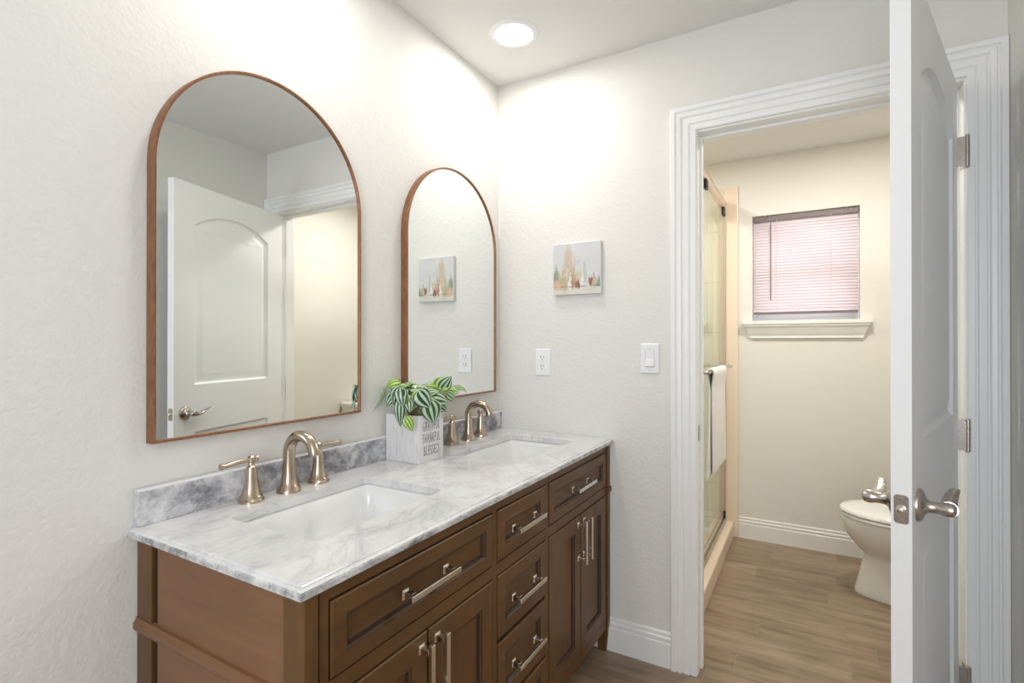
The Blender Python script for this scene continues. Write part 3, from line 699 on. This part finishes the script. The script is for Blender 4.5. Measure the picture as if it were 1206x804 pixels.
add(0.68, 0.25, 0.30, 0.015, (0.50, 0.54, 0.46), 20); add(0.82, 0.18, 0.13, 0.03, (0.30, 0.12, 0.10), 18); add(0.90, 0.17, 0.12, 0.04, (0.55, 0.46, 0.32), 20)
add(0.08, 0.14, 0.12, 0.05, (0.70, 0.46, 0.34), 22); add(0.36, 0.15, 0.20, 0.015, (0.80, 0.77, 0.72), 14); add(0.62, 0.15, 0.2, 0.02, (0.80, 0.78, 0.74), 14)
add(0.97, 0.16, 0.14, 0.015, (0.28, 0.33, 0.26), 10)
grid = []
for j in range(nz+1):
    row = []
    for i in range(nx+1):
        u, v = i/nx, j/nz
        q = 0.5+0.5*nz_(u, v, 4, 1); c = [0.60+0.09*q, 0.60+0.09*q, 0.60+0.08*q]
        if v < 0.17:
            k = 0.5+0.5*nz_(u*0.5, v*2.5, 9, 5); c = [0.60+0.14*k, 0.58+0.14*k, 0.50+0.14*k]
        for sx, sy, rw, rh, sc, al in strokes:
            dx = (u-sx)/rw; dy = (v-sy)/rh
            if abs(dx) < 1.6 and abs(dy) < 1.6:
                d = dx*dx+dy*dy + 0.5*nz_(u, v, 40, sx*9)
                if d < 1.2:
                    a = al*min(1, 1.4-d if d > 0.4 else 1); c = [c[t]*(1-a)+sc[t]*a for t in range(3)]
        kk = math.exp(-((v-0.15+0.015*nz_(u, 0, 9, 3))/0.013)**2)*min(1, max(0, 0.45+1.6*nz_(u, v, 7, 2))); c = [t*(1-0.6*kk) for t in c]
        if v < 0.15: k = max(0, nz_(u*0.7, v*3, 8, 7))*0.9*math.exp(-((u-0.2)/0.12)**2); c = [c[0]*(1-k)+0.5*k, c[1]*(1-k)+0.28*k, c[2]*(1-k)+0.2*k]
        vv = bm.verts.new((-CWd/2+0.002+u*(CWd-0.004), -0.0204, 0.002+v*(CH-0.004))); vv[cl] = (*[max(0, min(1, t)) for t in c], 1); row.append(vv)
    grid.append(row)
for j in range(nz):
    for i in range(nx): bm.faces.new((grid[j][i], grid[j][i+1], grid[j+1][i+1], grid[j+1][i]))
obj('painted_surface', bm, M_paint, cv)

# ---------------------------------------------------------------- planter
px0, px1, py0, py1 = 0.022, 0.161, -0.752, -0.624
pc = Vector(((px0+px1)/2, (py0+py1)/2, CZ+0.0005))
PL = empty('potted_plant', pc, label='striped green plant in a whitewashed square wooden box with lettering, standing on the marble counter', cat='potted plant')
hx, hy, PH = (px1-px0)/2, (py1-py0)/2, 0.153
bm = B(); t = 0.009
box(bm, -hx, hx, -hy, -hy+t, 0, PH); box(bm, -hx, hx, hy-t, hy, 0, PH); box(bm, -hx, -hx+t, -hy+t, hy-t, 0, PH); box(bm, hx-t, hx, -hy+t, hy-t, 0, PH); box(bm, -hx+t, hx-t, -hy+t, hy-t, 0, 0.008)
obj('planter_box', bm, M_box, PL, bevel=0.0012)
bm = B(); random.seed(2)
n = 14; rows = []
for i in range(n+1):
    rows.append([bm.verts.new((-hx+t+(2*hx-2*t)*i/n, -hy+t+(2*hy-2*t)*j/n, PH-0.018+random.uniform(-0.004, 0.010))) for j in range(n+1)])
for i in range(n):
    for j in range(n): bm.faces.new((rows[i][j], rows[i+1][j], rows[i+1][j+1], rows[i][j+1]))
obj('soil', bm, M_soil, PL)
def text(s, size, sx, loc, parent, m):
    cu = bpy.data.curves.new('lettering', 'FONT'); cu.body = s; cu.size = size; cu.extrude = 0.0003; cu.align_x = 'CENTER'; cu.space_character = 1.12
    tmp = bpy.data.objects.new('tmp', cu); COL.objects.link(tmp)
    dg = bpy.context.evaluated_depsgraph_get(); dg.update(); me = bpy.data.meshes.new_from_object(tmp.evaluated_get(dg))
    bpy.data.objects.remove(tmp)
    w = max(v.co.x for v in me.vertices)-min(v.co.x for v in me.vertices)
    k = sx/w
    for v in me.vertices:
        x, y, z = v.co; v.co = Vector((z, x*k, y))
    me.materials.clear(); me.materials.append(m); o = bpy.data.objects.new('lettering', me); COL.objects.link(o); o.parent = parent; o.location = loc; return o
for s, w, z in (('GRATEFUL', 0.088, 0.102), ('THANKFUL', 0.092, 0.062), ('BLESSED', 0.078, 0.022)):
    text(s, 0.044, w, (hx+0.0004, 0, z), PL, M_ink)

# foliage: leaves listed as (centre, tip direction, face normal, length, width, tint)
lbm = B(); uvl = lbm.loops.layers.uv.new('UVMap'); tl = lbm.verts.layers.float_color.new('tint')
def leaf(c, tip, nrm, ln, wd, tint, curl=0.25, fold=0.25):
    c = Vector(c)-pc; T = Vector(tip).normalized(); Nn = Vector(nrm); Nn = (Nn-T*Nn.dot(T)).normalized(); Sd = T.cross(Nn)
    nl, nw = 14, 10; rows = []
    for i in range(nl+1):
        s = i/nl
        w = wd*0.5*(math.sin(PI*min(1, s**0.62))**0.85 if 0 < s < 1 else 0.0)
        w = max(w, 0.0003)
        row = []
        for j in range(nw+1):
            u = j/nw*2-1
            p = c + T*(s-0.5)*ln*(1-0.12*curl*s) + Sd*u*w - Nn*(curl*ln*(s-0.45)**2*0.9) - Nn*(fold*w*abs(u)**1.7) + Nn*0.0006*math.cos(u*PI*3.5*2)
            v = lbm.verts.new(p); v[tl] = (tint, tint, tint, 1); row.append((v, (j/nw, s)))
        rows.append(row)
    for i in range(nl):
        for j in range(nw):
            q = (rows[i][j], rows[i][j+1], rows[i+1][j+1], rows[i+1][j])
            f = lbm.faces.new([a[0] for a in q])
            for lp, a in zip(f.loops, q): lp[uvl].uv = a[1]
sbm = B()
def stem(c, tip, ln, base=None):
    c = Vector(c)-pc; T = Vector(tip).normalized(); e = c-T*ln*0.5
    b = Vector(base) if base else Vector((random.uniform(-0.03, 0.03), random.uniform(-0.03, 0.03), PH-0.01))
    m = (b+e)/2+Vector((0, 0, 0.03)); pts = [b*(1-t)**2+m*2*t*(1-t)+e*t*t for t in [k/8 for k in range(9)]]
    tube(sbm, pts, 0.0013, 6)
cam_n = Vector((0.64, -0.77, 0.12))   # towards the room
LV = [
 ((0.185, -0.742, 1.072), (0.25, 0.45, -0.75), (0.8, -0.5, 0.5), 0.066, 0.058, 0.0),
 ((0.188, -0.712, 1.024), (0.05, 0.25, -1), (0.9, -0.45, 0.12), 0.072, 0.060, 0.12),
 ((0.115, -0.808, 1.082), (-0.3, -0.2, -0.9), (0.3, -0.9, 0.3), 0.060, 0.044, 0.0),
 ((0.135, -0.800, 1.078), (0.15, 0.0, -1), (0.75, -0.6, 0.1), 0.062, 0.036, 0.05),
 ((0.128, -0.802, 1.028), (0.0, 0.0, -1), (0.6, -0.8, 0.1), 0.082, 0.030, 0.05),
 ((0.030, -0.782, 1.068), (-0.1, -0.75, -1.3), (0.95, -0.25, 0.25), 0.085, 0.012, 0.25),
 ((0.100, -0.757, 1.119), (0.5, -0.25, 0.05), (0.1, -0.5, 0.9), 0.060, 0.060, 0.55),
 ((0.125, -0.715, 1.112), (0.4, 0.6, -0.1), (0.1, -0.5, 0.85), 0.062, 0.055, 0.35),
 ((0.062, -0.765, 1.124), (-0.3, -0.6, -0.25), (0.3, -0.6, 0.7), 0.050, 0.036, 0.9),
 ((0.125, -0.575, 1.118), (0.1, 0.5, 0.45), (0.5, -0.8, 0.5), 0.060, 0.055, 0.75),
 ((0.120, -0.618, 1.100), (-0.1, -0.6, 0.25), (0.4, -0.6, 0.6), 0.060, 0.050, 0.85),
 ((0.140, -0.580, 1.110), (0.35, 0.25, 0.55), (0.8, -0.6, 0.3), 0.060, 0.040, 0.15),
 ((0.120, -0.507, 1.084), (0.15, 0.7, -0.12), (0.3, -0.6, 0.7), 0.066, 0.040, 0.85),
 ((0.100, -0.420, 1.083), (0.1, 0.85, -0.25), (0.4, -0.4, 0.7), 0.070, 0.026, 0.4),
 ((0.165, -0.640, 1.066), (0.4, 0.6, -0.25), (0.5, -0.6, 0.7), 0.068, 0.052, 0.1),
 ((0.155, -0.612, 1.032), (0.3, 0.55, -0.6), (0.8, -0.4, 0.4), 0.050, 0.036, 0.0),
 ((0.180, -0.815, 1.000), (0.25, 0.45, -1), (0.85, -0.55, 0.1), 0.050, 0.028, 0.8),
 ((0.085, -0.800, 1.073), (-0.2, -0.4, -0.6), (0.5, -0.8, 0.4), 0.050, 0.034, 0.05),
 ((0.150, -0.752, 1.084), (-0.3, -0.45, -0.3), (0.6, -0.6, 0.5), 0.050, 0.026, 0.8),
 ((0.100, -0.560, 1.078), (0.0, 0.8, 0.1), (0.3, -0.5, 0.8), 0.060, 0.050, 0.8),
 ((0.095, -0.775, 1.095), (0.4, 0.0, 0.1), (0.2, -0.7, 0.7), 0.055, 0.034, 0.15),
 ((0.130, -0.660, 1.088), (0.4, 0.2, 0.1), (0.3, -0.5, 0.8), 0.060, 0.050, 0.3),
 ((0.070, -0.700, 1.100), (-0.2, 0.5, 0.2), (0.2, -0.3, 0.9), 0.060, 0.050, 0.5),
 ((0.065, -0.620, 1.095), (-0.3, 0.3, 0.2), (0.1, 0.0, 0.95), 0.060, 0.050, 0.4),
 ((0.038, -0.690, 1.085), (-0.3, -0.3, -0.7), (-0.9, 0.0, 0.4), 0.060, 0.050, 0.0),
 ((0.050, -0.720, 1.115), (-0.5, -0.3, 0.1), (-0.5, 0.0, 0.9), 0.055, 0.044, 0.5),
 ((0.165, -0.690, 1.060), (0.5, 0.1, -0.4), (0.7, -0.2, 0.6), 0.055, 0.045, 0.2),
 ((0.145, -0.545, 1.062), (0.2, 0.5, -0.5), (0.6, -0.5, 0.6), 0.050, 0.036, 0.25),
 ((0.150, -0.780, 1.055), (0.3, -0.3, -0.5), (0.7, -0.6, 0.4), 0.040, 0.030, 0.1),
]
random.seed(8)
for i, (c, tip, nrm, ln, wd, ti) in enumerate(LV):
    leaf(c, tip, nrm, ln*1.12, wd*1.25, ti*0.9, curl=random.uniform(0.5, 1.1), fold=random.uniform(0.15, 0.45)); stem(c, tip, ln)
bmesh.ops.recalc_face_normals(lbm, faces=lbm.faces[:])
obj('foliage', lbm, M_leaf, PL, smooth=True, angle=80)
obj('stems', sbm, M_stem, PL, smooth=True)

# ---------------------------------------------------------------- shower
bm = B(); prism(bm, [(0.700, 0.0), (0.822, 0.0), (0.822, 0.092), (0.818, 0.097), (0.700, 0.100)], 1, 0.133, 1.571)
tag(obj('trim_6', bm, M_tile, bevel=0.003), kind='structure')
bm = B(); box(bm, 0.0, 0.700, 0.133, 1.577, 0.0, 0.030); tag(obj('floor_shower_pan', bm, M_ceramic), kind='structure')
SH = empty('shower_door', (0.76, 0.85, 0.1), label='sliding glass shower door with champagne header rail standing on the beige curb', cat='shower door')
def sl(bm): return local(bm, SH)
bm = B(); prism(bm, [(0.735+0.022*math.cos(a)*1.0+0.022, 2.150+0.034*math.sin(a)) for a in [2*PI*k/20 for k in range(20)]], 1, 0.133, 1.571); obj('header_rail', sl(bm), M_alu, SH, smooth=True)
bm = B(); box(bm, 0.735, 0.779, 0.134, 1.570, 0.1005, 0.108); box(bm, 0.735, 0.740, 0.134, 1.570, 0.108, 0.124); box(bm, 0.774, 0.779, 0.134, 1.570, 0.108, 0.124); box(bm, 0.755, 0.759, 0.134, 1.570, 0.108, 0.122)
obj('bottom_track', sl(bm), M_track, SH, bevel=0.001)
bm = B(); box(bm, 0.738, 0.776, 1.560, 1.571, 0.108, 2.125); obj('wall_jamb', sl(bm), M_track, SH, bevel=0.001)
bm = B(); box(bm, 0.745, 0.751, 0.160, 0.900, 0.112, 2.118); gp = obj('glass_panel', sl(bm), M_glass, SH)
bm = B(); box(bm, 0.764, 0.770, 0.760, 1.548, 0.112, 2.118); gp2 = obj('glass_panel', sl(bm), M_glass, SH)
for y in (0.86, 1.515):
    bm = B(); box(bm, 0.760, 0.778, y-0.028, y+0.028, 2.070, 2.122); obj('roller', sl(bm), M_darkmetal, gp2, bevel=0.003)
bm = B(); box(bm, 0.758, 0.776, 1.525, 1.558, 0.125, 0.165); obj('guide_bumper', sl(bm), M_darkmetal, gp2, bevel=0.002)
BX, BZ = 0.838, 1.112
bm = B(); tube(bm, [(0.771, 0.500, BZ), (0.800, 0.500, BZ), (0.825, 0.500, BZ), (BX, 0.513, BZ), (BX, 0.60, BZ), (BX, 1.30, BZ), (BX, 1.33, BZ), (0.825, 1.343, BZ), (0.80, 1.343, BZ), (0.771, 1.343, BZ)], 0.008, 14)
obj('towel_bar', sl(bm), M_nickel, SH, smooth=True)

# towel folded over the bar
TW = None
bm = B(); ya, yb = 0.56, 0.98; nyy = 30; prof = []
for k in range(24):
    s = k/23; prof.append(('b', s))
def tp(y, s):
    """s in 0..1 along the drape, from back hem over the bar to front hem"""
    L1, L2 = 0.50, 0.49; r = 0.0165; tot = L1+PI*r+L2; d = s*tot
    w = 0.5+0.5*math.sin(y*38); w2 = math.sin(y*23+1)
    if d < L1:
        h = L1-d; x = BX - r + 0.0115*min(1, h*12) + (0.002*w)*min(1, h*5) - 0.004*h; z = BZ-h
        x = max(x, 0.779)
    elif d < L1+PI*r:
        a = (d-L1)/r; x = BX - r*math.cos(a); z = BZ + r*math.sin(a)
    else:
        h = d-L1-PI*r; x = BX + r - 0.0115*min(1, h*12) + (0.002*w)*min(1, h*5) + 0.010*h; z = BZ-h
    if d < L1: y = y - 0.13*h
    return Vector((x, y + 0.010*(abs(z-BZ))*w2 + (0.03*abs(z-BZ) if y > 0.9 else 0), z))
rows = [[bm.verts.new(tp(ya+(yb-ya)*i/nyy, k/60)) for k in range(61)] for i in range(nyy+1)]
for i in range(nyy):
    for k in range(60): bm.faces.new((rows[i][k], rows[i+1][k], rows[i+1][k+1], rows[i][k+1]))
tw = obj('towel', bm, M_towel, smooth=True, angle=80)
sm = tw.modifiers.new('thickness', 'SOLIDIFY'); sm.thickness = 0.011; sm.offset = 0
sb = tw.modifiers.new('sub', 'SUBSURF'); sb.levels = 1; sb.render_levels = 1
tag(tw, 'white terry towel folded over the bar of the glass shower door', 'towel')

# ---------------------------------------------------------------- toilet
TY = 1.105
T = empty('toilet', (1.75, TY, 0), label='bone-white toilet with closed lid standing on the tile floor behind the open door', cat='toilet')
def egg(x0, x1, w, z, n=40, sq=1.0):
    """egg outline: front (low x) rounded, back squarer; x0..x1 along X"""
    cx = x0+(x1-x0)*0.46; pts = []
    for k in range(n):
        a = 2*PI*k/n; c, s = math.cos(a), math.sin(a)
        ex = 2.0 if c < 0 else 2.8
        rx = (cx-x0) if c < 0 else (x1-cx)
        pts.append((cx+rx*math.copysign(abs(c)**(2/ex), c)-1.75, w*math.copysign(abs(s)**(2/ex), s), z))
    return pts
bm = B()
seq = [(1.442, 1.98, 0.112, 0.0), (1.440, 1.98, 0.114, 0.012), (1.446, 1.98, 0.110, 0.03), (1.462, 1.98, 0.104, 0.10), (1.478, 1.98, 0.100, 0.17), (1.486, 1.98, 0.100, 0.195), (1.480, 1.98, 0.108, 0.205),
       (1.462, 1.98, 0.124, 0.222), (1.432, 1.98, 0.148, 0.255), (1.405, 1.97, 0.166, 0.290), (1.388, 1.97, 0.177, 0.330), (1.380, 1.97, 0.180, 0.360), (1.380, 1.97, 0.180, 0.378), (1.386, 1.965, 0.176, 0.384)]
loft(bm, [egg(a, b, w, z) for a, b, w, z in seq]); obj('bowl', bm, M_toilet, T, smooth=True, angle=50)
bm = B()
seq = [(1.386, 1.86, 0.178, 0.386), (1.380, 1.86, 0.183, 0.390), (1.380, 1.86, 0.183, 0.398), (1.385, 1.86, 0.179, 0.402)]
loft(bm, [egg(a, b, w, z) for a, b, w, z in seq]); obj('seat', bm, M_toilet, T, smooth=True, angle=50)
bm = B()
seq = [(1.384, 1.87, 0.179, 0.405), (1.378, 1.87, 0.184, 0.409), (1.379, 1.87, 0.183, 0.419), (1.390, 1.87, 0.174, 0.427), (1.43, 1.85, 0.14, 0.432), (1.50, 1.80, 0.09, 0.434)]
loft(bm, [egg(a, b, w, z) for a, b, w, z in seq]); obj('lid', bm, M_toilet, T, smooth=True, angle=50)
bm = B()
loft(bm, [[(x-1.75, y, z) for x, y in rrect(1.905-g, 2.105, -0.20-g, 0.20+g, 0.03)] for z, g in ((0.385, -0.015), (0.42, -0.005), (0.72, 0.0), (0.735, 0.0))])
obj('tank', bm, M_toilet, T, smooth=True, angle=40)
bm = B()
loft(bm, [[(x-1.75, y, z) for x, y in rrect(1.900-g, 2.110, -0.205-g, 0.205+g, 0.03)] for z, g in ((0.737, 0.0), (0.742, 0.004), (0.765, 0.004), (0.773, -0.004))])
obj('tank_lid', bm, M_toilet, T, smooth=True, angle=40)
bm = B(); tube(bm, [(0.152, -0.13, 0.68), (0.140, -0.13, 0.68), (0.132, -0.125, 0.68), (0.130, -0.07, 0.675)], [0.008, 0.008, 0.006, 0.007], 12); obj('flush_lever', bm, M_nickel, T, smooth=True)
